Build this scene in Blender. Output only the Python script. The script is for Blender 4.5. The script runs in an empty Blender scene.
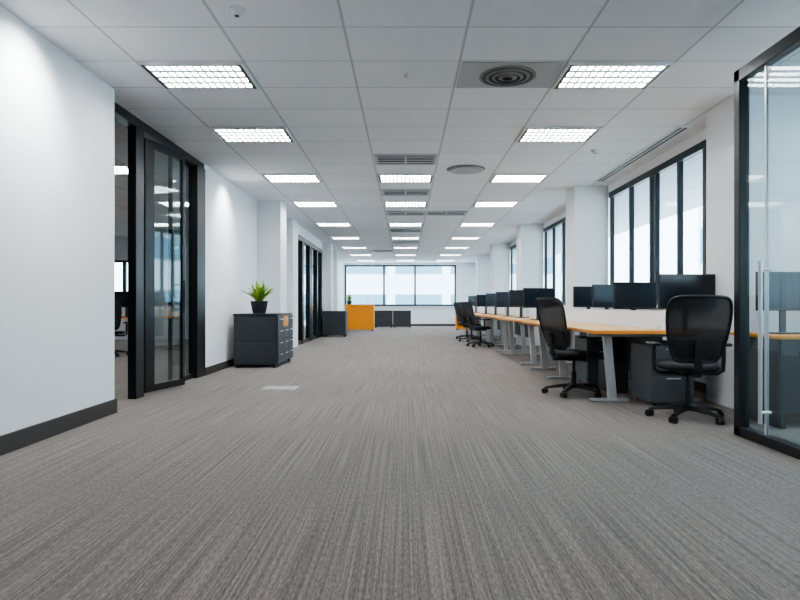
import bpy, math, random
from mathutils import Vector, Matrix
random.seed(7)
COL = bpy.context.scene.collection

# ---------------------------------------------------------------- materials
def mat(name, color, rough=0.5, metal=0.0, noise=0.0, nscale=20.0, bump=0.0, emit=None, estr=0.0, spec=0.5):
    m = bpy.data.materials.new(name); m.use_nodes = True
    nt = m.node_tree; b = nt.nodes["Principled BSDF"]
    b.inputs["Roughness"].default_value = rough
    b.inputs["Metallic"].default_value = metal
    b.inputs["Specular IOR Level"].default_value = spec
    tc = nt.nodes.new("ShaderNodeTexCoord")
    nz = nt.nodes.new("ShaderNodeTexNoise"); nz.inputs["Scale"].default_value = nscale
    nz.inputs["Detail"].default_value = 4
    nt.links.new(tc.outputs["Object"], nz.inputs["Vector"])
    rp = nt.nodes.new("ShaderNodeMapRange")
    rp.inputs["To Min"].default_value = 1.0 - noise; rp.inputs["To Max"].default_value = 1.0 + noise
    nt.links.new(nz.outputs["Fac"], rp.inputs["Value"])
    mx = nt.nodes.new("ShaderNodeVectorMath"); mx.operation = 'SCALE'
    mx.inputs[0].default_value = color[:3]
    nt.links.new(rp.outputs["Result"], mx.inputs["Scale"])
    nt.links.new(mx.outputs["Vector"], b.inputs["Base Color"])
    if bump > 0:
        bp = nt.nodes.new("ShaderNodeBump"); bp.inputs["Strength"].default_value = bump
        bp.inputs["Distance"].default_value = 0.01
        nt.links.new(nz.outputs["Fac"], bp.inputs["Height"])
        nt.links.new(bp.outputs["Normal"], b.inputs["Normal"])
    if emit:
        b.inputs["Emission Color"].default_value = (*emit, 1)
        b.inputs["Emission Strength"].default_value = estr
    return m

def glass_mat(name, tint, f0=0.04, k=0.9):
    m = bpy.data.materials.new(name); m.use_nodes = True
    nt = m.node_tree; nt.nodes.clear()
    out = nt.nodes.new("ShaderNodeOutputMaterial")
    mix = nt.nodes.new("ShaderNodeMixShader")
    lw = nt.nodes.new("ShaderNodeLayerWeight"); lw.inputs["Blend"].default_value = 0.5
    pw = nt.nodes.new("ShaderNodeMath"); pw.operation = 'POWER'; pw.inputs[1].default_value = 5.0
    nt.links.new(lw.outputs["Facing"], pw.inputs[0])
    ma = nt.nodes.new("ShaderNodeMath"); ma.operation = 'MULTIPLY_ADD'; ma.inputs[1].default_value = k; ma.inputs[2].default_value = f0
    nt.links.new(pw.outputs[0], ma.inputs[0])
    tr = nt.nodes.new("ShaderNodeBsdfTransparent"); tr.inputs["Color"].default_value = (*tint, 1)
    gl = nt.nodes.new("ShaderNodeBsdfGlossy"); gl.inputs["Roughness"].default_value = 0.02
    gl.inputs["Color"].default_value = (0.95, 0.98, 1, 1)
    nt.links.new(ma.outputs[0], mix.inputs[0]); nt.links.new(tr.outputs[0], mix.inputs[1])
    nt.links.new(gl.outputs[0], mix.inputs[2]); nt.links.new(mix.outputs[0], out.inputs[0])
    return m

def carpet_mat():
    m = bpy.data.materials.new("striped_carpet"); m.use_nodes = True
    nt = m.node_tree; b = nt.nodes["Principled BSDF"]
    b.inputs["Roughness"].default_value = 0.85
    b.inputs["Specular IOR Level"].default_value = 0.3
    b.inputs["Sheen Weight"].default_value = 0.15
    tc = nt.nodes.new("ShaderNodeTexCoord")
    def nzs(scl, sc, det, rough=0.6):
        mp = nt.nodes.new("ShaderNodeMapping"); mp.inputs["Scale"].default_value = scl
        nt.links.new(tc.outputs["Object"], mp.inputs["Vector"])
        n = nt.nodes.new("ShaderNodeTexNoise"); n.inputs["Scale"].default_value = sc
        n.inputs["Detail"].default_value = det; n.inputs["Roughness"].default_value = rough
        nt.links.new(mp.outputs[0], n.inputs["Vector"]); return n.outputs["Fac"]
    def math_(op, a, c):
        n = nt.nodes.new("ShaderNodeMath"); n.operation = op
        for i, v in enumerate((a, c)):
            if isinstance(v, (int, float)): n.inputs[i].default_value = v
            else: nt.links.new(v, n.inputs[i])
        return n.outputs[0]
    stripes = nzs((92, 0.6, 1), 1.0, 2)
    dashes = nzs((150, 26, 1), 1.0, 2)
    fine = nzs((1, 1, 1), 230.0, 2)
    big = nzs((1, 0.5, 1), 1.2, 2)
    s = math_('ADD', math_('MULTIPLY', stripes, 0.37), math_('MULTIPLY', dashes, 0.36))
    s = math_('ADD', s, math_('MULTIPLY', fine, 0.53))
    s = math_('ADD', s, math_('MULTIPLY', big, 0.05))
    cr = nt.nodes.new("ShaderNodeValToRGB")
    e = cr.color_ramp.elements
    e[0].position = 0.50; e[0].color = (0.060, 0.048, 0.043, 1)
    e[1].position = 0.84; e[1].color = (0.42, 0.360, 0.320, 1)
    k = e.new(0.655); k.color = (0.190, 0.157, 0.138, 1)
    nt.links.new(s, cr.inputs[0]); nt.links.new(cr.outputs[0], b.inputs["Base Color"])
    bp = nt.nodes.new("ShaderNodeBump"); bp.inputs["Strength"].default_value = 0.4; bp.inputs["Distance"].default_value = 0.005
    nt.links.new(s, bp.inputs["Height"]); nt.links.new(bp.outputs[0], b.inputs["Normal"])
    return m

def ceiling_mat():
    m = bpy.data.materials.new("ceiling_tiles"); m.use_nodes = True
    nt = m.node_tree; b = nt.nodes["Principled BSDF"]; b.inputs["Roughness"].default_value = 0.9
    b.inputs["Specular IOR Level"].default_value = 0.1
    tc = nt.nodes.new("ShaderNodeTexCoord"); sp = nt.nodes.new("ShaderNodeSeparateXYZ")
    nt.links.new(tc.outputs["Object"], sp.inputs[0])
    def M(op, *a):
        n = nt.nodes.new("ShaderNodeMath"); n.operation = op
        for i, v in enumerate(a):
            if isinstance(v, (int, float)): n.inputs[i].default_value = v
            else: nt.links.new(v, n.inputs[i])
        return n.outputs[0]
    u = M('DIVIDE', M('ADD', sp.outputs[0], 0.443 + 0.887 * 20), 0.887)
    v = M('DIVIDE', M('ADD', sp.outputs[1], -4.46 + 0.62 * 40), 0.62)
    fu = M('ABSOLUTE', M('SUBTRACT', M('FRACT', u), 0.5)); fv = M('ABSOLUTE', M('SUBTRACT', M('FRACT', v), 0.5))
    lu = M('GREATER_THAN', fu, 0.5 - 0.013); lv = M('GREATER_THAN', fv, 0.5 - 0.014)
    line = M('MAXIMUM', lu, lv)
    du = M('GREATER_THAN', fu, 0.5 - 0.004)
    cb = nt.nodes.new("ShaderNodeCombineXYZ")
    nt.links.new(M('FLOOR', u), cb.inputs[0]); nt.links.new(M('FLOOR', v), cb.inputs[1])
    wn = nt.nodes.new("ShaderNodeTexWhiteNoise"); nt.links.new(cb.outputs[0], wn.inputs["Vector"])
    nz = nt.nodes.new("ShaderNodeTexNoise"); nz.inputs["Scale"].default_value = 160; nt.links.new(tc.outputs["Object"], nz.inputs["Vector"])
    val = M('ADD', M('ADD', 0.79, M('MULTIPLY', wn.outputs["Value"], 0.04)), M('MULTIPLY', nz.outputs["Fac"], 0.08))
    val = M('MULTIPLY', val, M('SUBTRACT', 1.0, M('MULTIPLY', line, 0.26)))
    val = M('MULTIPLY', val, M('SUBTRACT', 1.0, M('MULTIPLY', du, 0.22)))
    c2 = nt.nodes.new("ShaderNodeCombineColor")
    nt.links.new(M('MULTIPLY', val, 0.975), c2.inputs[0]); nt.links.new(val, c2.inputs[1]); nt.links.new(M('MULTIPLY', val, 1.025), c2.inputs[2])
    nt.links.new(c2.outputs[0], b.inputs["Base Color"])
    return m

M_WALL = mat("white_wall_paint", (0.86, 0.88, 0.90), 0.75, noise=0.015, nscale=3, bump=0.02)
M_CEIL = ceiling_mat(); M_CARP = carpet_mat()
M_BASE = mat("dark_baseboard", (0.060, 0.052, 0.050), 0.5, noise=0.1)
M_BLACK = mat("black_frame", (0.008, 0.009, 0.011), 0.35, noise=0.1)
M_WFRAME = mat("charcoal_window_frame", (0.022, 0.028, 0.035), 0.4, noise=0.1)
M_GLASS = glass_mat("clear_window_glass", (0.86, 0.94, 0.97), .03, .4)
M_GLASSD = glass_mat("tinted_door_glass", (0.76, 0.82, 0.82), .10, .6)
M_GLASSR = glass_mat("screen_glass", (0.80, 0.88, 0.90), .045, .45)
M_EMIT = mat("lamp_diffuser", (0.9, 0.9, 0.9), 0.5, emit=(0.98, 0.99, 1.0), estr=14.5)
M_LOUV = mat("white_louver", (0.60, 0.61, 0.62), 0.35, noise=0.02)
M_PLAST = mat("black_plastic", (0.012, 0.014, 0.017), 0.42, noise=0.1)
M_MON = mat("dark_grey_monitor_plastic", (0.020, 0.024, 0.029), 0.42, noise=0.1)
M_FAB = mat("black_seat_fabric", (0.013, 0.016, 0.021), 0.85, noise=0.25, nscale=200, bump=0.2)
M_GREYP = mat("grey_plastic", (0.07, 0.08, 0.09), 0.45, noise=0.05)
M_ALU = mat("brushed_aluminium", (0.70, 0.72, 0.74), 0.32, metal=0.6, noise=0.05)
M_LEG = mat("silver_painted_steel", (0.55, 0.57, 0.59), 0.4, metal=0.1, noise=0.03)
M_DTOP = mat("pale_wood_laminate", (0.80, 0.52, 0.26), 0.45, noise=0.10, nscale=6, spec=.4)
M_ORANGE = mat("orange_desk_edge", (0.85, 0.33, 0.04), 0.5, noise=0.10, nscale=6, spec=.25)
M_ORCAB = mat("orange_cabinet_paint", (0.90, 0.31, 0.01), 0.45, noise=0.04)
M_CAB = mat("charcoal_cabinet", (0.045, 0.052, 0.060), 0.45, noise=0.06)
M_PED = mat("grey_pedestal", (0.085, 0.10, 0.115), 0.45, noise=0.06)
M_CABT = mat("dark_cabinet_top", (0.028, 0.032, 0.038), 0.35, noise=0.06)
M_SCREEN = mat("dark_screen", (0.014, 0.021, 0.030), 0.18, noise=0.05, spec=.4)
M_DIV = mat("white_desk_screen", (0.84, 0.90, 0.96), 0.6, noise=0.02)
M_LEAF = mat("green_leaf", (0.13, 0.32, 0.04), 0.45, noise=0.5, nscale=9)
M_LEAF2 = mat("yellow_green_leaf", (0.34, 0.42, 0.06), 0.45, noise=0.4, nscale=9)
M_SOIL = mat("soil", (0.05, 0.035, 0.025), 0.95, noise=0.4, nscale=60, bump=0.5)
M_POT = mat("charcoal_pot", (0.030, 0.033, 0.037), 0.5, noise=0.1)
M_VENTP = mat("grey_vent_panel", (0.44, 0.46, 0.475), 0.5, noise=0.04)
M_VENTD = mat("dark_vent", (0.02, 0.023, 0.026), 0.5, noise=0.1)
M_VENTG = mat("vent_slat", (0.20, 0.21, 0.22), 0.4, noise=0.05)
M_WHITEP = mat("white_plastic", (0.78, 0.79, 0.79), 0.45, noise=0.02)
M_PLATE = mat("floor_plate", (0.44, 0.43, 0.42), 0.55, noise=0.05)
M_BLDG = mat("pale_facade", (0.74, 0.79, 0.82), 0.8, noise=0.04, nscale=2)
M_BLDW = mat("facade_glazing", (0.16, 0.29, 0.36), 0.3, noise=0.1, nscale=1)
def mesh_back():
    m = bpy.data.materials.new("mesh_backrest"); m.use_nodes = True
    nt = m.node_tree; b = nt.nodes["Principled BSDF"]
    b.inputs["Base Color"].default_value = (0.015, 0.019, 0.025, 1); b.inputs["Roughness"].default_value = 0.7
    tc = nt.nodes.new("ShaderNodeTexCoord"); w = nt.nodes.new("ShaderNodeTexNoise"); w.inputs["Scale"].default_value = 150
    nt.links.new(tc.outputs["Object"], w.inputs["Vector"])
    r = nt.nodes.new("ShaderNodeMapRange"); r.inputs["To Min"].default_value = 0.87; r.inputs["To Max"].default_value = 1.0
    nt.links.new(w.outputs["Fac"], r.inputs["Value"]); nt.links.new(r.outputs[0], b.inputs["Alpha"])
    return m
M_MESH = mesh_back()

# ---------------------------------------------------------------- mesh builder
class MB:
    def __init__(s): s.v = []; s.f = []
    def box(s, x0, x1, y0, y1, z0, z1):
        n = len(s.v)
        s.v += [(x0,y0,z0),(x1,y0,z0),(x1,y1,z0),(x0,y1,z0),(x0,y0,z1),(x1,y0,z1),(x1,y1,z1),(x0,y1,z1)]
        s.f += [tuple(n+i for i in q) for q in ((0,3,2,1),(4,5,6,7),(0,1,5,4),(1,2,6,5),(2,3,7,6),(3,0,4,7))]
        return s
    def obox(s, c, ax, ay, az):
        n = len(s.v); c = Vector(c); ax, ay, az = Vector(ax), Vector(ay), Vector(az)
        for k in (-1, 1):
            for (i, j) in ((-1,-1),(1,-1),(1,1),(-1,1)):
                s.v.append(tuple(c + ax*i + ay*j + az*k))
        s.f += [tuple(n+i for i in q) for q in ((0,3,2,1),(4,5,6,7),(0,1,5,4),(1,2,6,5),(2,3,7,6),(3,0,4,7))]
        return s
    def frame(s, x0, x1, y0, y1, t, z0, z1):
        rings = []
        for (cx, cy, sx, sy) in ((x0, y0, 1, 1), (x1, y0, -1, 1), (x1, y1, -1, -1), (x0, y1, 1, -1)):
            rings.append([(cx, cy, z0), (cx, cy, z1), (cx+sx*t, cy+sy*t, z1), (cx+sx*t, cy+sy*t, z0)])
        return s.ring_sweep(rings, closed=True)
    def ring_sweep(s, rings, cap=True, closed=False):
        n = len(s.v); k = len(rings[0])
        for r in rings: s.v += [tuple(p) for p in r]
        R = len(rings)
        for i in range(R if closed else R-1):
            a = n + i*k; b = n + ((i+1) % R)*k
            for j in range(k):
                s.f.append((a+j, a+(j+1) % k, b+(j+1) % k, b+j))
        if cap and not closed:
            s.f.append(tuple(n+j for j in reversed(range(k)))); s.f.append(tuple(n+(R-1)*k+j for j in range(k)))
        return s
    def cyl(s, p0, p1, r0, r1=None, seg=20):
        r1 = r0 if r1 is None else r1
        p0, p1 = Vector(p0), Vector(p1); d = (p1-p0).normalized()
        a = d.orthogonal().normalized(); b = d.cross(a)
        rings = []
        for p, r in ((p0, r0), (p1, r1)):
            rings.append([p + (a*math.cos(t)+b*math.sin(t))*r for t in [2*math.pi*i/seg for i in range(seg)]])
        return s.ring_sweep(rings)
    def tube(s, path, r, seg=10, closed=False, rz=None):
        path = [Vector(p) for p in path]; N = len(path); rings = []
        rr = r if isinstance(r, list) else [r]*N
        a = None
        for i, p in enumerate(path):
            if closed: d = (path[(i+1) % N]-path[i-1]).normalized()
            else: d = (path[min(i+1, N-1)]-path[max(i-1, 0)]).normalized()
            if a is None: a = d.orthogonal().normalized()
            a = (a - d*a.dot(d)).normalized(); b = d.cross(a)
            rings.append([p + (a*math.cos(t)+b*math.sin(t))*rr[i] for t in [2*math.pi*j/seg for j in range(seg)]])
        return s.ring_sweep(rings, closed=closed)
    def obj(s, name, material, parent=None, bevel=0.0, smooth=False, loc=(0,0,0), rot=0.0, subsurf=0, solid=0):
        me = bpy.data.meshes.new(name); me.from_pydata(s.v, [], s.f); me.update()
        me.materials.append(material)
        o = bpy.data.objects.new(name, me); COL.objects.link(o)
        o.location = loc; o.rotation_euler = (0, 0, rot)
        if parent: o.parent = parent
        if solid:
            md = o.modifiers.new("solid", 'SOLIDIFY'); md.thickness = solid; md.offset = 0
        if bevel > 0:
            md = o.modifiers.new("bevel", 'BEVEL'); md.width = bevel; md.segments = 2; md.limit_method = 'ANGLE'
        if subsurf:
            md = o.modifiers.new("sub", 'SUBSURF'); md.levels = subsurf; md.render_levels = subsurf
        if smooth:
            for p in me.polygons: p.use_smooth = True
            if not subsurf:
                try: me.set_sharp_from_angle(angle=math.radians(40))
                except Exception: pass
        return o

def root(name, loc, rot=0.0, label=None, cat=None, group=None, structure=False):
    e = bpy.data.objects.new(name, None); COL.objects.link(e); e.empty_display_size = 0.1
    e.location = loc; e.rotation_euler = (0, 0, rot)
    tag(e, label, cat, group, structure); return e
def tag(o, label=None, cat=None, group=None, structure=False):
    if structure: o["kind"] = "structure"
    if label: o["label"] = label
    if cat: o["category"] = cat
    if group: o["group"] = group
    return o
def dup(r, loc, rot=None, label=None):
    def rec(o, par):
        c = o.copy(); COL.objects.link(c)
        if par: c.parent = par
        for ch in [x for x in kids.get(o.name, [])]: rec(ch, c)
        return c
    kids = {}
    def scan(o):
        kids[o.name] = list(o.children)
        for ch in o.children: scan(ch)
    scan(r)
    n = rec(r, None); n.location = loc
    if rot is not None: n.rotation_euler = (0, 0, rot)
    if label: n["label"] = label
    return n
def struct(mb, name, m, label, cat, bevel=0.0):
    return tag(mb.obj(name, m, bevel=bevel), label, cat, structure=True)

H = 3.0
# ---------------------------------------------------------------- room shell
struct(MB().box(-10, 6, -3, 30, -0.1, 0), "floor", M_CARP, "grey brown striped office carpet", "floor")
struct(MB().box(-10, 6, -3, 30, H, H+0.15), "ceiling", M_CEIL, "pale grey suspended tile ceiling with grid", "ceiling")
struct(MB().box(-2.95, -2.70, -2.9, 5.75, 0, H), "wall_left_near", M_WALL, "smooth white painted wall", "wall")
struct(MB().box(-3.0, -2.85, 8.8, 15.0, 0, H), "wall_left_middle", M_WALL, "white wall behind the cabinet and plant", "wall")
struct(MB().box(-3.05, -2.95, 19.7, 29.5, 0, H), "wall_left_far", M_WALL, "white wall along the aisle", "wall")
struct(MB().box(-2.98, -2.65, 15.0, 19.7, 2.75, H), "wall_left_header", M_WALL, "white wall strip above black doors", "wall")
struct(MB().box(-10, 6, -3.1, -3.0, 0, H), "wall_rear", M_WALL, "white wall", "wall")
wr = MB(); wr.box(3.4, 3.6, 6.5, 29.5, 0, 1.0).box(3.4, 3.6, 6.5, 29.5, 2.88, H)
wr.box(3.4, 3.6, 6.5, 6.7, 1.0, 2.88)
struct(wr, "wall_right", M_WALL, "white window wall with low sill", "wall")
struct(MB().box(3.75, 6, 5.9, 6.05, 0, H), "wall_side_room", M_WALL, "white partition wall of the glazed room", "wall")
wb = MB(); wb.box(-3.1, 3.6, 29.5, 29.7, 0, 0.95).box(-3.1, 3.6, 29.5, 29.7, 2.9, H).box(-3.1, -2.9, 29.5, 29.7, .95, 2.9).box(2.4, 3.6, 29.5, 29.7, .95, 2.9)
struct(wb, "wall_back", M_WALL, "white end wall with a wide window", "wall")
pil = [("a", 3.15, 3.75, 5.9, 6.5)] + [(c, 2.84, 3.4, y, y+0.6) for c, y in (("b", 10.4), ("c", 15.3), ("d", 20.2), ("e", 24.6))]
for i, p in enumerate(pil):
    struct(MB().box(p[1], p[2], p[3], p[4], 0, H), "wall_right_pillar_%d" % (i+1), M_WALL, "square white pillar beside the windows", "pillar", 0.004)
for i, p in enumerate([(-2.85, -2.40, 11.9, 12.5), (-2.85, -2.60, 14.3, 14.98), (-2.95, -2.42, 20.1, 20.7), (-2.95, -2.55, 23.0, 23.4)]):
    struct(MB().box(*p, 0, H), "wall_left_pillar_%d" % (i+1), M_WALL, "square white pillar on the aisle wall", "pillar", 0.004)
struct(MB().box(-2.70, -2.682, -2.9, 5.768, 0, 0.13).box(-2.95, -2.682, 5.75, 5.768, 0, 0.13), "baseboard_left", M_BASE, "dark brown baseboard", "baseboard", 0.003)
struct(MB().box(-2.85, -2.835, 8.82, 11.9, 0, 0.11).box(-2.85,-2.39,11.885,11.9,0,.1), "baseboard_left_middle", M_BASE, "dark baseboard", "baseboard")
struct(MB().box(3.39, 3.4, 6.6, 10.4, 0, 0.11), "baseboard_right", M_BASE, "dark baseboard under windows", "baseboard")
struct(MB().box(-2.95, 3.4, 29.485, 29.5, 0, 0.1), "baseboard_back", M_BASE, "dark baseboard on end wall", "baseboard")

def side_window(name, y0, y1, ticks, label):
    r = root(name, (3.46, 0, 0), label=label, cat="window", structure=True)
    mb = MB(); z0, z1 = 1.0, 2.88
    mb.box(-.06, .03, y0, y1, z0, z0+.07).box(-.06, .03, y0, y1, z1-.09, z1)
    for i, t in enumerate(ticks):
        w = 0.035 if i % 2 else 0.03
        mb.box(-.045, .015, t-w, t+w, z0, z1)
    mb.obj("window_frame", M_WFRAME, r, bevel=0.004)
    MB().box(0.01, 0.02, y0, y1, z0, z1).obj("window_pane", M_GLASS, r)
    return r
side_window("window_1", 6.7, 10.4, [6.76, 7.10, 7.78, 8.50, 8.66, 9.45, 10.34], "tall dark-framed window with several panes")
side_window("window_2", 11.0, 15.3, [11.06, 12.1, 13.15, 13.5, 14.4, 15.24], "tall dark-framed window between pillars")
side_window("window_3", 15.9, 20.2, [15.96, 17.0, 18.1, 19.1, 20.14], "tall dark-framed window between pillars")
side_window("window_4", 20.8, 24.6, [20.86, 22.1, 23.3, 24.54], "tall dark-framed window between pillars")
side_window("window_5", 25.2, 29.5, [25.26, 26.6, 27.9, 29.3], "tall dark-framed window near the end wall")
r = root("window_6", (0, 29.56, 0), label="wide three-pane window with thin dark frame", cat="window", structure=True)
mb = MB().box(-2.9, 2.4, -.05, .05, .95, 1.03).box(-2.9, 2.4, -.05, .05, 2.83, 2.9)
for x in (-2.87, -1.03, 0.45, 2.37): mb.box(x-.045, x+.045, -.05, .05, .95, 2.9)
mb.obj("window_frame", M_WFRAME, r, bevel=0.004)
MB().box(-2.9, 2.4, 0, .01, .95, 2.9).obj("window_pane", M_GLASS, r)
struct(MB().box(-2.9, 2.4, 29.42, 29.56, .92, .95), "trim_1", M_WHITEP, "white window sill", "sill")
struct(MB().box(3.30, 3.42, 6.5, 10.4, .965, 1.0), "trim_2", M_WHITEP, "white window sill", "sill")

ws = MB(); ws.box(5.5, 5.6, -3, 5.9, 0, .9).box(5.5, 5.6, -3, 5.9, 2.8, H).box(5.5, 5.6, -3, -1.5, .9, 2.8).box(5.5,5.6,5.4,5.9,.9,2.8)
struct(ws, "wall_side_room_outer", M_WALL, "white outer wall of the glazed room", "wall")
r = root("window_7", (5.55, 0, 0), label="dark-framed window of the glazed room", cat="window", structure=True)
mb = MB().box(-.04, .04, -1.5, 5.4, .9, .97).box(-.04, .04, -1.5, 5.4, 2.73, 2.8)
for y in (-1.45, .2, 1.9, 3.6, 5.35): mb.box(-.04, .04, y-.04, y+.04, .9, 2.8)
mb.obj("window_frame", M_WFRAME, r); MB().box(0, .01, -1.5, 5.4, .9, 2.8).obj("window_pane", M_GLASS, r)

struct(MB().box(-9.2, -9.0, -3, 18, 0, H), "wall_office_side", M_WALL, "wall of the neighbouring office", "wall")
wo = MB().box(-9.2, -3.0, 18, 18.2, 0, 1.0).box(-9.2, -3.0, 18, 18.2, 2.3, H).box(-7.6, -3.0, 18, 18.2, 1.0, 2.3)
struct(wo, "wall_office_end", M_WALL, "end wall of the neighbouring office", "wall")
r = root("window_8", (0, 18.1, 0), label="window of the neighbouring office", cat="window", structure=True)
mb = MB().box(-9, -7.6, -.05, .05, 1.0, 1.06).box(-9, -7.6, -.05, .05, 2.24, 2.3)
for x in (-8.96, -8.2, -7.64): mb.box(x-.04, x+.04, -.05, .05, 1.0, 2.3)
mb.obj("window_frame", M_WFRAME, r); MB().box(-9, -7.6, 0, .01, 1.0, 2.3).obj("window_pane", M_GLASS, r)

# ---------------------------------------------------------------- black glazed door set on the aisle wall
r = root("door_1", (0, 0, 0), label="black-framed glazed door standing slightly open", cat="door", structure=True)
mb = MB()
mb.box(-3.0, -2.86, 5.77, 8.80, 2.90, H)
mb.box(-3.0, -2.86, 5.77, 5.85, 0, 2.92)
mb.box(-2.95, -2.86, 6.58, 6.78, 0, 2.92)
mb.box(-2.96, -2.84, 8.46, 8.80, 0, 2.92)
mb.box(-2.95, -2.90, 7.68, 8.60, 0, 0.07).box(-2.95, -2.90, 7.70, 7.74, 0, 2.92)
mb.obj("door_frame", M_BLACK, r, bevel=0.004)
MB().box(-2.93, -2.92, 7.7, 8.50, 0.05, 2.90).obj("side_glass", M_GLASSD, r)
p0 = Vector((-2.915, 6.90, 0)); p1 = Vector((-2.745, 7.66, 0)); d = (p1-p0); L = d.length; ang = math.atan2(d.y, d.x)
leaf = MB(); t = .022
leaf.box(0, .17, -t, t, .02, 2.86).box(L-.05, L, -t, t, .02, 2.86).box(0.1, L-.04, -t, t, .02, .10).box(0.1, L-.04, -t, t, 2.78, 2.86)
lo = leaf.obj("door_leaf", M_BLACK, r, bevel=.004, loc=p0, rot=ang)
gp = MB().box(.15, L-.03, -.006, .006, .09, 2.8).obj("leaf_glass", M_GLASSD, lo)
hd = MB().cyl((L-.10, -.075, .9), (L-.10, -.075, 1.3), .012).cyl((L-.10, -.075, .95), (L-.04, -.02, .95), .008).cyl((L-.10, -.075, 1.25), (L-.04, -.02, 1.25), .008).obj("door_handle", M_BLACK, lo, smooth=True)

r = root("door_2", (0, 0, 0), label="black-framed double glazed doors along the aisle", cat="door", structure=True)
mb = MB().box(-2.76, -2.64, 15.0, 19.7, 2.63, 2.75)
for y, w in ((15.06, .06), (16.0, .12), (17.2, .08), (17.45, .08), (18.6, .1), (19.6, .1)): mb.box(-2.76, -2.64, y-w, y+w, 0, 2.65)
mb.box(-2.74, -2.66, 15.0, 19.7, 0, .10)
mb.obj("door_frame", M_BLACK, r, bevel=.004)
MB().box(-2.71, -2.70, 15.05, 19.65, .08, 2.65).obj("door_glass", M_GLASSD, r)
struct(MB().box(-2.98,-2.76,14.98,15.04,0,H), "wall_left_return_1", M_WALL, "short white wall return", "wall")
struct(MB().box(-2.98,-2.65,19.7,19.8,0,H), "wall_left_return_2", M_WALL, "short white wall return", "wall")
r = root("door_3", (0, 0, 0), label="distant black door in the white wall", cat="door", structure=True)
MB().box(-2.95, -2.86, 21.4, 22.6, 0, 2.6).obj("door_frame", M_BLACK, r, bevel=.004)
MB().box(-2.86, -2.855, 21.55, 22.45, .1, 2.5).obj("door_glass", M_GLASSD, r)

# ---------------------------------------------------------------- right glass screen door
GX = 2.58
r = root("door_4", (GX, 0, 0), label="tall glass door and screen with black metal frame", cat="door", structure=True)
mb = MB()
mb.box(-.04, .04, 4.72, 4.80, 0, 2.80)
mb.box(-.04, .04, 1.0, 4.80, 2.71, 2.80).box(-.04, .04, 1.0, 4.80, 0, .07)
mb.box(-.04, .04, 1.0, 1.08, 0, 2.80)
mb.obj("door_frame", M_BLACK, r, bevel=.005)
MB().box(-.006, .006, 4.44, 4.74, .05, 2.72).obj("fixed_glass", M_GLASSR, r)
MB().box(-.006, .006, 1.05, 4.42, .05, 2.72).obj("door_glass", M_GLASSR, r)
MB().box(-.010, .010, 4.42, 4.44, .07, 2.71).obj("edge_seal", M_ALU, r)
MB().cyl((-.075, 4.38, .16), (-.075, 4.38, 1.31), .014).cyl((-.075, 4.38, 1.25), (0, 4.38, 1.25), .011).cyl((-.075, 4.38, .24), (0, 4.38, .24), .011).obj("door_handle", M_ALU, r, smooth=True)
struct(MB().box(GX-.06, GX+.06, -3, 1.0, 0, H), "wall_right_near", M_WALL, "white wall beside glass door", "wall")

# ---------------------------------------------------------------- ceiling lights
def row(k): return 4.46 + 0.62*k + 0.31
def ceiling_light(loc):
    r = root("ceiling_light", loc, label="recessed square louvered fluorescent ceiling light", cat="ceiling light", group="louvered ceiling lights")
    w, d = .43, .30
    MB().frame(-w, w, -d, d, .014, -.024, 0).obj("light_trim", M_WHITEP, r)
    for q in (-1, 1):
        MB().box(min(q*(w-.014), q*(w-.045)), max(q*(w-.014), q*(w-.045)), -d+.014, d-.014, -.022, 0).obj("light_housing", M_WFRAME, r)
    MB().box(-w+.045, w-.045, -d+.014, d-.014, -.008, -.001).obj("light_diffuser", M_EMIT, r)
    lv = MB()
    for i in range(1, 12):
        x = -w+.045 + (2*w-.09)*i/12; lv.box(x-.0095, x+.0095, -d+.014, d-.014, -.020, -.010)
    for i in range(0, 5):
        y = -d+.03 + (2*d-.06)*i/4; lv.box(-w+.045, w-.045, y-.023, y+.023, -.022, -.012)
    lv.obj("light_louver", M_LOUV, r)
    return r
X0 = 1.774
proto = ceiling_light((-X0, row(1), H))
for k in (1, 4, 8, 12, 17, 22, 27, 32, 37):
    for x in (-X0, 0, X0):
        if (x == 0 and k < 8) or (x < 0 and k == 1): continue
        dup(proto, (x, row(k), H))
for p in ((-4.4, row(3)), (-6.2, row(8)), (-4.4, row(7)), (-4.4, row(12)), (-6.2, row(17)), (4.2, row(-3)), (4.2, row(0)), (-X0, row(-6)), (X0, row(-6)), (0, row(-9))):
    dup(proto, (p[0], p[1], H))

def slot_vent(loc, w=.42, d=.26):
    r = root("air_vent", loc, label="rectangular louvered ceiling air vent", cat="air vent", group="ceiling air vents")
    MB().frame(-w, w, -d, d, .04, -.022, 0).obj("vent_frame", M_VENTP, r)
    MB().box(-w+.04, w-.04, -d+.04, d-.04, -.004, -.001).obj("vent_backing", M_VENTD, r)
    s = MB()
    for i in range(3):
        y = -d+.13+(2*d-.26)*i/2
        s.obox((0, y, -.016), (w-.035, 0, 0), (0, .024, .003), (0, -.001, .003))
    s.box(-.012, .012, -d+.035, d-.035, -.014, -.006)
    s.obj("vent_slats", M_WHITEP, r); return r
v = slot_vent((0, row(6), H))
for k in (10, 14, 19, 24): dup(v, (0, row(k), H))
dup(v, (X0/2, row(14), H)); dup(v, (-X0/2, row(29), H))
r = root("round_air_vent", (.887, row(1), H), label="square grey panel with round black air diffuser", cat="air vent")
MB().box(-.42, .42, -.29, .29, -.012, 0).obj("vent_panel", M_VENTP, r, bevel=.003)
def disc_ring(mb, ro, ri, z0, z1, seg=48):
    rings = []
    for i in range(seg):
        t = 2*math.pi*i/seg; c, s = math.cos(t), math.sin(t)
        rings.append([(ro*c, ro*s, z0), (ro*c, ro*s, z0-.006), (ri*c, ri*s, z1-.006), (ri*c, ri*s, z1)])
    mb.ring_sweep(rings, closed=True)
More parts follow.
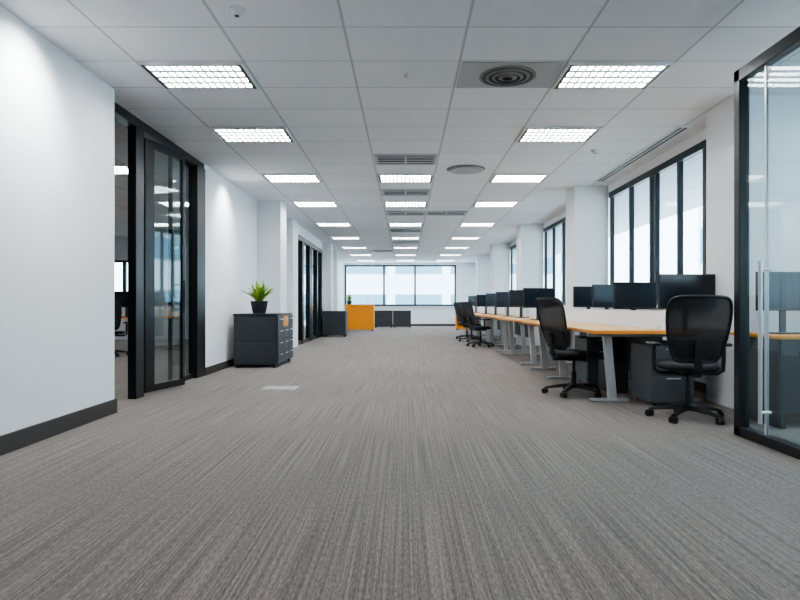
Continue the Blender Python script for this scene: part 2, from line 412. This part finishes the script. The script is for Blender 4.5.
for ro, ri, z0, z1 in ((.245, .222, -.014, -.016), (.190, .165, -.016, -.022), (.135, .110, -.018, -.026), (.080, .045, -.02, -.03)):
    mb = MB(); disc_ring(mb, ro, ri, z0, z1); mb.obj("diffuser_ring", M_VENTG, r, smooth=True)
MB().cyl((0, 0, -.016), (0, 0, -.012), .235, seg=48).obj("diffuser_throat", M_BLACK, r)
r = root("flat_round_air_vent", (.887, row(7), H), label="small round white ceiling diffuser", cat="air vent")
MB().cyl((0, 0, -.03), (0, 0, -.02), .24, seg=40).cyl((0, 0, -.02), (0, 0, 0), .18, seg=40).obj("diffuser_disc", M_VENTP, r, smooth=True)
disc = MB(); disc_ring(disc, .28, .255, -.001, -.012); disc.obj("diffuser_ring", M_VENTG, r)
sd = root("smoke_detector", (-1.14, 4.19, H), label="small round white smoke detector", cat="smoke detector", group="smoke detectors")
MB().cyl((0, 0, -.012), (0, 0, 0), .055, seg=28).cyl((0, 0, -.045), (0, 0, -.012), .03, .045, seg=28).obj("detector_housing", M_WHITEP, sd, smooth=True)
MB().cyl((0, 0, -.05), (0, 0, -.045), .015, seg=16).obj("sensor_head", M_GREYP, sd)
dup(sd, (2.45, 8.0, H))
sp_ = root("ceiling_sprinkler", (0, 5.35, H), label="tiny white ceiling sprinkler head", cat="sprinkler")
MB().cyl((0, 0, -.008), (0, 0, 0), .03, seg=20).obj("cover_ring", M_WHITEP, sp_)
MB().cyl((0, 0, -.035), (0, 0, -.008), .008, seg=12).cyl((0, 0, -.038), (0, 0, -.034), .018, seg=16).obj("sprinkler_nozzle", M_ALU, sp_)
r = root("linear_air_vent", (3.12, 0, H), label="long narrow dark slot vent along the windows", cat="air vent")
MB().box(-.07, .07, 6.9, 10.0, -.012, 0).obj("vent_frame", M_WHITEP, r)
for x in (-.045, .012): MB().box(x, x+.033, 6.95, 9.95, -.015, -.010).obj("vent_slot", M_VENTD, r)
dl = root("downlight", (-2.15, 3.3, H), label="small round recessed downlight near the wall", cat="downlight")
mb = MB(); disc_ring(mb, .075, .055, -.002, -.004); mb.obj("trim_ring", M_WHITEP, dl)
MB().cyl((0, 0, -.004), (0, 0, -.001), .055, seg=24).obj("lamp", mat("downlight_lamp", (.9,.9,.9), emit=(1,.97,.93), estr=6), dl)

# ---------------------------------------------------------------- cabinets
def cabinet(name, loc, w, dpt, h, side, ncol, nrow, body_m, label, cat="cabinet", orange=False, group=None):
    r = root(name, loc, label=label, cat=cat, group=group)
    MB().box(.01, w-.01, .01, dpt-.01, .05, h-.03).obj("body", body_m, r, bevel=.004)
    MB().box(-.0, w, -.005, dpt+.005, h-.03, h).obj("cabinet_top", M_CABT if body_m is M_CAB else body_m, r, bevel=.005)
    for x in (.06, w-.06):
        for y in (.06, dpt-.06): MB().cyl((x, y, 0), (x, y, .05), .025, seg=14).obj("foot", M_BLACK, r)
    span = dpt if side == 'x' else w
    cw = (span-.03)/ncol; rh = (h-.10)/nrow
    for i in range(ncol):
        for j in range(nrow):
            a0 = .015+cw*i+.006; a1 = .015+cw*(i+1)-.006; z0 = .065+rh*j+.005; z1 = .065+rh*(j+1)-.005
            mm = M_ORCAB if (orange and j == nrow-1 and i == 1) else body_m
            mb = MB()
            if side == 'x': mb.box(w-.01, w+.012, a0, a1, z0, z1)
            else: mb.box(a0, a1, -.012, .01, z0, z1)
            dr = mb.obj("drawer", mm, r, bevel=.003)
            ac = (a0+a1)/2; zc = z1-.05; hh = MB()
            if side == 'x': hh.box(w+.03, w+.038, ac-.08, ac+.08, zc-.008, zc+.008).box(w+.01, w+.032, ac-.08, ac-.07, zc-.006, zc+.006).box(w+.01, w+.032, ac+.07, ac+.08, zc-.006, zc+.006)
            else: hh.box(ac-.08, ac+.08, -.038, -.03, zc-.008, zc+.008).box(ac-.08, ac-.07, -.032, -.01, zc-.006, zc+.006).box(ac+.07, ac+.08, -.032, -.01, zc-.006, zc+.006)
            hh.obj("handle", M_ALU if side == 'x' else M_GREYP, dr)
    return r
c1 = cabinet("cabinet", (-2.74, 9.84, 0), .70, 1.35, .86, 'x', 3, 4, M_CAB, "charcoal office cabinet with side drawers under potted plant", orange=True)
for z0, z1 in ((.42, .80), (.08, .40)): MB().box(.03, .67, -.012, .012, z0, z1).obj("end_panel", M_CAB, c1, bevel=.004)
cabinet("cabinet", (-2.60, 19.35, 0), .74, .65, .81, 'y', 2, 3, M_CAB, "dark grey drawer cabinet beside a white pillar")
cabinet("cabinet", (-2.33, 23.8, 0), 1.12, .5, 1.02, 'y', 2, 1, M_ORCAB, "bright orange cabinet in the aisle")
cabinet("cabinet", (-1.36, 27.0, 0), .80, .5, .76, 'y', 2, 2, M_CAB, "low dark cabinet near the end window", group="low dark cabinets")
cabinet("cabinet", (-.555, 27.0, 0), .80, .5, .76, 'y', 2, 2, M_CAB, "low dark cabinet near the end window", group="low dark cabinets")
cabinet("cabinet", (2.0, 24.6, 0), .6, .5, .82, 'y', 1, 2, M_ORCAB, "orange cabinet at the end of the desks")

def plant(loc, s, label, n=34):
    r = root("potted_plant", loc, label=label, cat="plant")
    rings = []
    for z, rad in ((0, .085), (.02, .10), (.17, .13), (.19, .135), (.19, .12), (.165, .118)):
        rings.append([(rad*s*math.cos(t), rad*s*math.sin(t), z*s) for t in [2*math.pi*i/28 for i in range(28)]])
    MB().ring_sweep(rings, cap=False).obj("pot", M_POT, r, smooth=True, solid=0)
    MB().cyl((0, 0, .004*s), (0, 0, .168*s), .08*s, .117*s, seg=28).obj("soil", M_SOIL, r)
    for q, mm in ((0, M_LEAF), (1, M_LEAF2)):
        mb = MB()
        for i in range(n//2):
            a = random.uniform(0, 2*math.pi); lean = random.uniform(.12, 1.0); Lf = random.uniform(.27, .40)*s
            dv = Vector((math.cos(a), math.sin(a), 0)); sd_ = Vector((-math.sin(a), math.cos(a), 0))
            base = len(mb.v); N = 7
            for k in range(N):
                u = k/(N-1)
                rad = (.02+.02*random.random())*s + Lf*lean*(u*.55+.45*u*u)*.75
                z = .16*s + Lf*(u*(1-.25*lean*u))*(1.05-.40*lean)
                wd = .036*s*math.sin(math.pi*min(1, .18+.80*u))**.8 if k < N-1 else .001
                c = dv*rad + Vector((0, 0, z))
                mb.v += [tuple(c-sd_*wd+Vector((0,0,.006*s))), tuple(c), tuple(c+sd_*wd+Vector((0,0,.006*s)))]
            for k in range(N-1):
                p = base+3*k
                mb.f += [(p, p+1, p+4, p+3), (p+1, p+2, p+5, p+4)]
        mb.obj("leaves", mm, r, smooth=True, solid=.002)
    return r
plant((-2.42, 10.25, .86), 1.08, "spiky green plant in a dark pot on cabinet", 40)
plant((-2.18, 24.0, 1.02), .8, "small spiky green plant on the orange cabinet", 22)

r = root("floor_socket_cover", (-1.50, 7.45, 0), label="flat light grey floor socket cover in carpet", cat="floor plate")
MB().box(-.2, .2, -.16, .16, 0, .006).obj("plate", M_PLATE, r, bevel=.002)
MB().box(-.17, .17, -.13, .13, .006, .008).obj("plate_lid", M_PLATE, r)

# ---------------------------------------------------------------- desks
def desk(loc, length, W, label, ins=.32):
    r = root("bench_desk", loc, label=label, cat="desk", group="orange bench desks")
    MB().box(.014, W-.014, .014, length-.014, .722, .75).obj("desktop", M_DTOP, r)
    MB().frame(0, W, 0, length, .016, .718, .751).obj("desk_edge", M_ORANGE, r, bevel=.003)
    def legframe(y):
        mb = MB()
        for x in (.28, W-.28):
            mb.obox((x, y, .37), (.045, 0, 0), (0, .025, 0), (-.03, 0, .345))
        mb.box(.08, .48, y-.03, y+.03, 0.0, .032).box(W-.46, W-.06, y-.03, y+.03, 0.0, .032)
        mb.box(.05, W-.05, y-.025, y+.025, .670, .718)
        mb.obj("leg", M_LEG, r, bevel=.008)
    legframe(ins); legframe(length-.32)
    if length > 3: legframe(length*.62)
    MB().box(.84, .86, .46, length-.36, .28, .70).obj("modesty_panel", M_CAB, r, bevel=.002)
    MB().box(.86, 1.0, .5, length-.4, .60, .615).box(.86,.87,.5,length-.4,.6,.68).obj("cable_tray", M_GREYP, r)
    def scr(x, y0, y1, hh):
        dv = root("desk_screen", (x, y0, .751), label="low white desk divider screen between monitors", cat="desk divider", group="white desk dividers")
        MB().box(0, .018, 0, y1-y0, .0, hh).obj("screen_panel", M_DIV, dv, bevel=.004)
        for y in (.1, y1-y0-.3): MB().box(-.006, .024, y, y+.06, 0, .04).obj("clamp", M_ALU, dv)
    scr(2.545, loc[1]+.05, loc[1]+length-.05, .19)
    return r
desk((1.84, 6.05, 0), 3.85, 1.28, "long bench desk with orange edge and silver legs", .40)
for y in (10.15, 13.05, 15.95, 18.85):
    desk((1.86, y, 0), 2.70, .95, "bench desk with orange edge and silver legs")

def pedestal(loc, label):
    r = root("drawer_pedestal", loc, label=label, cat="drawer unit")
    MB().box(0, .42, .01, .56, .03, .60).obj("body", M_PED, r, bevel=.005)
    for x in (.05, .37):
        for y in (.06, .5): MB().cyl((x-.012, y, .018), (x+.012, y, .018), .018, seg=14).obj("caster", M_BLACK, r)
    for z0, z1 in ((.04, .30), (.31, .45), (.46, .59)):
        d_ = MB().box(.008, .412, -.010, .012, z0, z1).obj("drawer", M_PED, r, bevel=.003)
        MB().box(.14, .28, -.020, -.010, z1-.03, z1-.018).obj("handle", M_ALU, d_)
    return r
pedestal((2.42, 6.10, 0), "charcoal three-drawer pedestal under the desk")
pedestal((2.24, 7.65, 0), "charcoal three-drawer pedestal deeper under the desk")
r = root("computer_tower", (2.42, 6.98, 0), rot=.1, label="small black computer tower under the desk", cat="computer")
MB().box(-.09, .09, 0, .4, .01, .36).obj("case", M_PLAST, r, bevel=.006)
MB().box(-.08, .08, -.008, .002, .02, .35).obj("front_panel", M_GREYP, r, bevel=.003)
for x in (-.08, .05): MB().box(x, x+.03,.03,.37,0,.012).obj("foot", M_BLACK, r)

def monitor(loc, rot, w=.56, z0=.20, label="black flat computer monitor on the desk"):
    r = root("computer_monitor", loc, rot=rot, label=label, cat="monitor", group="black desk monitors")
    h = .335*w/.56
    MB().box(-w/2, w/2, -.012, .018, z0, z0+h).obj("monitor_casing", M_MON, r, bevel=.006)
    MB().box(-w/2+.014, w/2-.014, -.0145, -.011, z0+.022, z0+h-.014).obj("screen", M_SCREEN, r)
    MB().box(-.12, .12, .018, .045, z0+.07, z0+h-.07).obj("back_housing", M_MON, r, bevel=.01)
    MB().box(-.03, .03, .045, .062, .01, z0+.16).obj("stand_neck", M_GREYP, r, bevel=.004)
    MB().box(-.12, .12, -.06, .12, 0, .012).obj("stand_base", M_MON, r, bevel=.004)
    return r
monitor((2.855, 6.30, .751), math.radians(2), .59, .21, "larger black computer monitor on the desk end")
m0 = monitor((2.87, 7.75, .751), math.radians(6), .56, .20)
m1 = monitor((2.87, 8.75, .751), math.radians(18), .54, .215)
for q, x, y, a in ((m1, 2.86, 9.62, 8), (m0, 2.24, 10.40, 10), (m1, 2.24, 11.9, 14), (m0, 2.24, 13.5, 8), (m1, 2.24, 15.3, 14), (m0, 2.24, 17.2, 4), (m1, 2.24, 19.6, 10)):
    dup(q, (x, y, .751), math.radians(a))
kb = root("computer_keyboard", (2.83, 6.14, .751), label="slim black keyboard on the desk", cat="keyboard")
MB().box(-.2, .2, -.055, .055, 0, .012).obj("keyboard_case", M_PLAST, kb, bevel=.003)
k_ = MB()
for i in range(14):
    for j in range(4): k_.box(-.19+i*.027, -.19+i*.027+.022, -.045+j*.024, -.045+j*.024+.019, .012, .017)
k_.obj("keys", M_GREYP, kb)["kind"] = "stuff"

# ---------------------------------------------------------------- office chair (faces local +Y)
def chair(loc, rot, label):
    r = root("office_chair", loc, rot=rot, label=label, cat="chair", group="black mesh office chairs")
    mb = MB(); mb.cyl((0, 0, .075), (0, 0, .135), .045, .035, 24)
    for i in range(5):
        a = 2*math.pi*i/5 + .3; c, s = math.cos(a), math.sin(a)
        rings = []
        for u in (0, .33, .66, 1):
            rad = .03+.29*u; w = .028*(1-u)+.018*u; z1 = .128-.052*u**1.5; z0 = z1-(.05*(1-u)+.022*u)
            rings.append([(rad*c-w*s, rad*s+w*c, z0), (rad*c+w*s, rad*s-w*c, z0), (rad*c+w*.8*s, rad*s-w*.8*c, z1), (rad*c-w*.8*s, rad*s+w*.8*c, z1)])
        mb.ring_sweep(rings)
    mb.obj("star_base", M_PLAST, r, bevel=.003, smooth=True)
    for i in range(5):
        a = 2*math.pi*i/5 + .3; c, s = math.cos(a), math.sin(a); cx, cy = .315*c, .315*s
        cb = MB()
        b2 = a+1.1; ux, uy = math.cos(b2), math.sin(b2)
        cb.cyl((cx-ux*.008, cy-uy*.008, .028), (cx-ux*.028, cy-uy*.028, .028), .028, seg=20)
        cb.cyl((cx+ux*.008, cy+uy*.008, .028), (cx+ux*.028, cy+uy*.028, .028), .028, seg=20)
        cb.cyl((cx-ux*.02, cy-uy*.02, .028), (cx+ux*.02, cy+uy*.02, .028), .010, seg=10)
        cb.cyl((cx, cy, .03), (cx, cy, .062), .010, seg=10)
        cb.obox((cx, cy, .052), (ux*.026, uy*.026, 0), (-uy*.02, ux*.02, 0), (0, 0, .006))
        cb.obj("caster", M_BLACK, r, smooth=True)
    MB().cyl((0, 0, .13), (0, 0, .26), .026, seg=20).cyl((0, 0, .26), (0, 0, .40), .016, seg=20).obj("gas_lift", M_PLAST, r, smooth=True)
    MB().box(-.09, .09, -.12, .12, .385, .425).box(-.03, .03, -.26, -.08, .39, .42).cyl((.08,.03,.40),(.24,.03,.39),.007,seg=8).obj("tilt_mechanism", M_PLAST, r, bevel=.008)
    NU, NV = 17, 15; W, D = .25, .24
    mb = MB()
    def seatpt(i, j, up):
        u = -1+2*i/(NU-1); v = -1+2*j/(NV-1)
        x = u*math.sqrt(1-.36*v*v)*W*1.03; y = v*math.sqrt(1-.36*u*u)*D*1.03
        e = max(0, 1-max(abs(u), abs(v))**5)
        z = .452 + (.038*e**.5 if up else -.028*e**.5) - .030*max(0, v-.45)**1.3*1.8 + .012*u*u
        return (x, y, z)
    idx = {}
    for up in (1, 0):
        for i in range(NU):
            for j in range(NV):
                edge = i in (0, NU-1) or j in (0, NV-1)
                if not up and edge: idx[(0, i, j)] = idx[(1, i, j)]; continue
                idx[(up, i, j)] = len(mb.v); mb.v.append(seatpt(i, j, up))
    for i in range(NU-1):
        for j in range(NV-1):
            q = [(i, j), (i+1, j), (i+1, j+1), (i, j+1)]
            mb.f.append(tuple(idx[(1,)+p] for p in q)); mb.f.append(tuple(idx[(0,)+p] for p in reversed(q)))
    mb.obj("seat", M_FAB, r, smooth=True, subsurf=1)
    def bp(x, z):
        u = max(0, (z-.52)/.56)
        return -.225 - .15*u**1.2 - .020*math.sin(u*math.pi) + .6*x*x
    def outline(t, sc=1.0):
        c, s = math.cos(t), math.sin(t); n = .27
        z = .795+.275*sc*math.copysign(abs(s)**n, s)
        u = (z-.52)/.56
        hw = (.185+.068*math.sin(min(1, max(0, u))*math.pi*.66))*sc
        x = hw*math.copysign(abs(c)**n, c)
        return (x, bp(x, z), z)
    def refit(sc):
        P = [Vector(outline(2*math.pi*i/1440, sc)) for i in range(1441)]
        Ls = [0]
        for i in range(1440): Ls.append(Ls[-1]+(P[i+1]-P[i]).length)
        out = []; j = 0
        for k in range(72):
            tl = Ls[-1]*k/72
            while Ls[j+1] < tl: j += 1
            f = (tl-Ls[j])/max(1e-9, Ls[j+1]-Ls[j]); out.append(P[j].lerp(P[j+1], f))
        return out
    ref = refit(1.0)
    MB().tube(ref, .013, seg=8, closed=True).obj("backrest_frame", M_PLAST, r, smooth=True)
    mb = MB(); rr = [0.02, .25, .5, .75, .9, 1.0]
    for sc in rr:
        for p in ref:
            x = p.x*sc; z = .795+(p.z-.795)*sc; mb.v.append((x, bp(x, z), z))
    K = 72
    for a in range(len(rr)-1):
        for j in range(K): mb.f.append((a*K+j, a*K+(j+1) % K, (a+1)*K+(j+1) % K, (a+1)*K+j))
    mb.f.append(tuple(reversed(range(K))))
    mb.obj("backrest", M_MESH, r, smooth=True)
    lb = MB()
    zs = [.56, .61, .66, .71]
    rings = []
    for i in range(13):
        x = -.185+.37*i/12
        rings.append([(x, bp(x, z)-.016, z) for z in zs] + [(x, bp(x, z)-.003, z) for z in reversed(zs)])
    lb.ring_sweep(rings).obj("lumbar_support", M_PLAST, r, bevel=.003, smooth=True)
    sp = MB(); pts = [(0, -.12, .40), (0, -.24, .405), (0, -.275, .45), (0, -.285, .56), (0, bp(0, .68)-.03, .70)]
    rings = []
    for i, (x, y, z) in enumerate(pts):
        w = .035-.002*i; th = .012
        dv = Vector(pts[min(i+1, 4)])-Vector(pts[max(i-1, 0)]); dv.normalize(); nn = Vector((0, -dv.z, dv.y))*th
        rings.append([(x-w, y-nn.y, z-nn.z), (x+w, y-nn.y, z-nn.z), (x+w, y+nn.y, z+nn.z), (x-w, y+nn.y, z+nn.z)])
    sp.ring_sweep(rings).obj("back_support", M_PLAST, r, bevel=.004, smooth=True)
    for q in (-1, 1):
        ar = MB().tube([(q*.10, -.02, .405), (q*.24, -.02, .405), (q*.285, -.02, .43), (q*.29, -.02, .52), (q*.29, -.02, .645)], .018, seg=10)
        ar = ar.obj("armrest", M_PLAST, r, smooth=True)
        MB().box(q*.29-.038, q*.29+.038, -.13, .12, .645, .672).obj("arm_pad", M_PLAST, ar, bevel=.011, smooth=True)
    return r
ch = chair((1.88, 6.93, 0), math.radians(-70), "black mesh office chair with armrests turned towards the desk")
dup(ch, (2.48, 5.45, 0), math.radians(-8), "black mesh office chair seen from behind at desk end")
for i, (x, y, a) in enumerate([(1.80, 14.9, -75), (1.80, 16.9, -60), (1.80, 18.2, -80)]):
    dup(ch, (x, y, 0), math.radians(a), "black mesh office chair tucked at a bench desk")

# ---------------------------------------------------------------- furniture in the glazed room
r = root("side_desk", (2.98, 4.95, 0), label="dark desk with orange top behind the glass", cat="desk")
MB().box(0, 1.7, 0, .75, .725, .751).obj("desktop", M_ORANGE, r, bevel=.004)
MB().box(.04, .08, .04, .71, 0, .725).obj("leg", M_CAB, r, bevel=.003)
MB().box(1.62, 1.66, .04, .71, 0, .725).obj("leg", M_CAB, r, bevel=.003)
MB().box(.08, 1.62, .10, .13, .12, .725).obj("modesty_panel", M_CAB, r, bevel=.002)
dup(m0, (3.29, 5.35, .751), math.radians(6), "black flat computer monitor behind the glass")
dup(m0, (3.97, 5.35, .751), math.radians(-6), "black flat computer monitor behind the glass")

r = root("office_desk", (-7.7, 12.6, 0), label="desk with orange top in the neighbouring office", cat="desk")
MB().box(0, 2.2, 0, .8, .725, .751).obj("desktop", M_ORANGE, r, bevel=.004)
MB().box(.05, .10, .05, .75, 0, .725).obj("leg", M_LEG, r); MB().box(2.1, 2.15, .05, .75, 0, .725).obj("leg", M_LEG, r)
dup(m0, (-5.85, 12.95, .751), 0, "black monitor on the neighbouring office desk")
dup(m0, (-6.7, 12.95, .751), 0, "black monitor on the neighbouring office desk")
dup(ch, (-5.75, 12.1, 0), .2, "black mesh chair in the neighbouring office")

# ---------------------------------------------------------------- outside buildings
def building(loc, L, axis, label, n, zs):
    r = root("office_building", loc, label=label, cat="building")
    b = MB(); g = MB()
    if axis == 'y': b.box(0, 6, 0, L, -12, 22)
    else: b.box(0, L, 0, 6, -12, 22)
    b.obj("facade", M_BLDG, r)
    for k in range(zs):
        z = -11+3.6*k
        for i in range(n):
            a0 = L*i/n+.35; a1 = L*(i+1)/n-.35
            if axis == 'y': g.box(-.05, .02, a0, a1, z, z+2.0)
            else: g.box(a0, a1, -.05, .02, z, z+2.0)
    g.obj("facade_windows", M_BLDW, r)
    return r
building((17, -8, 0), 44, 'y', "pale office building across the street", 16, 9)
building((-14, 48, 0), 30, 'x', "pale office building beyond the end window", 7, 9)

# ---------------------------------------------------------------- lights
w = bpy.data.worlds.new("world"); bpy.context.scene.world = w; w.use_nodes = True
nt = w.node_tree; bg = nt.nodes["Background"]
bg.inputs[0].default_value = (0.86, 0.94, 1.0, 1); bg.inputs[1].default_value = 2.9
def spot(loc, tgt, e, size=math.radians(100), blend=1.0, col=(1, .99, .97)):
    L_ = bpy.data.lights.new("wall_washer_lamp", 'SPOT'); L_.energy = e; L_.spot_size = size; L_.spot_blend = blend; L_.color = col; L_.shadow_soft_size = .05
    o = bpy.data.objects.new("wall_washer_lamp", L_); COL.objects.link(o); o.location = loc
    o.rotation_euler = (Vector(tgt)-Vector(loc)).to_track_quat('-Z', 'Y').to_euler()
spot((-2.15, 4.35, 2.97), (-2.72, 4.35, 2.3), 60)
spot((-2.40, 9.7, 2.97), (-2.87, 9.7, 2.2), 35)
vs = bpy.context.scene.view_settings
vs.view_transform = 'AgX'
try: vs.look = 'AgX - Medium High Contrast'
except Exception: pass
vs.exposure = 1.4

# ---------------------------------------------------------------- camera
cam = bpy.data.cameras.new("camera"); co = bpy.data.objects.new("camera", cam); COL.objects.link(co)
co.location = (0, 0, 1.0); co.rotation_euler = (math.radians(90), 0, 0)
cam.sensor_width = 36; cam.lens = 620*36/800
cam.shift_x = -5.6/800; cam.shift_y = 5/800
cam.clip_end = 300
bpy.context.scene.camera = co
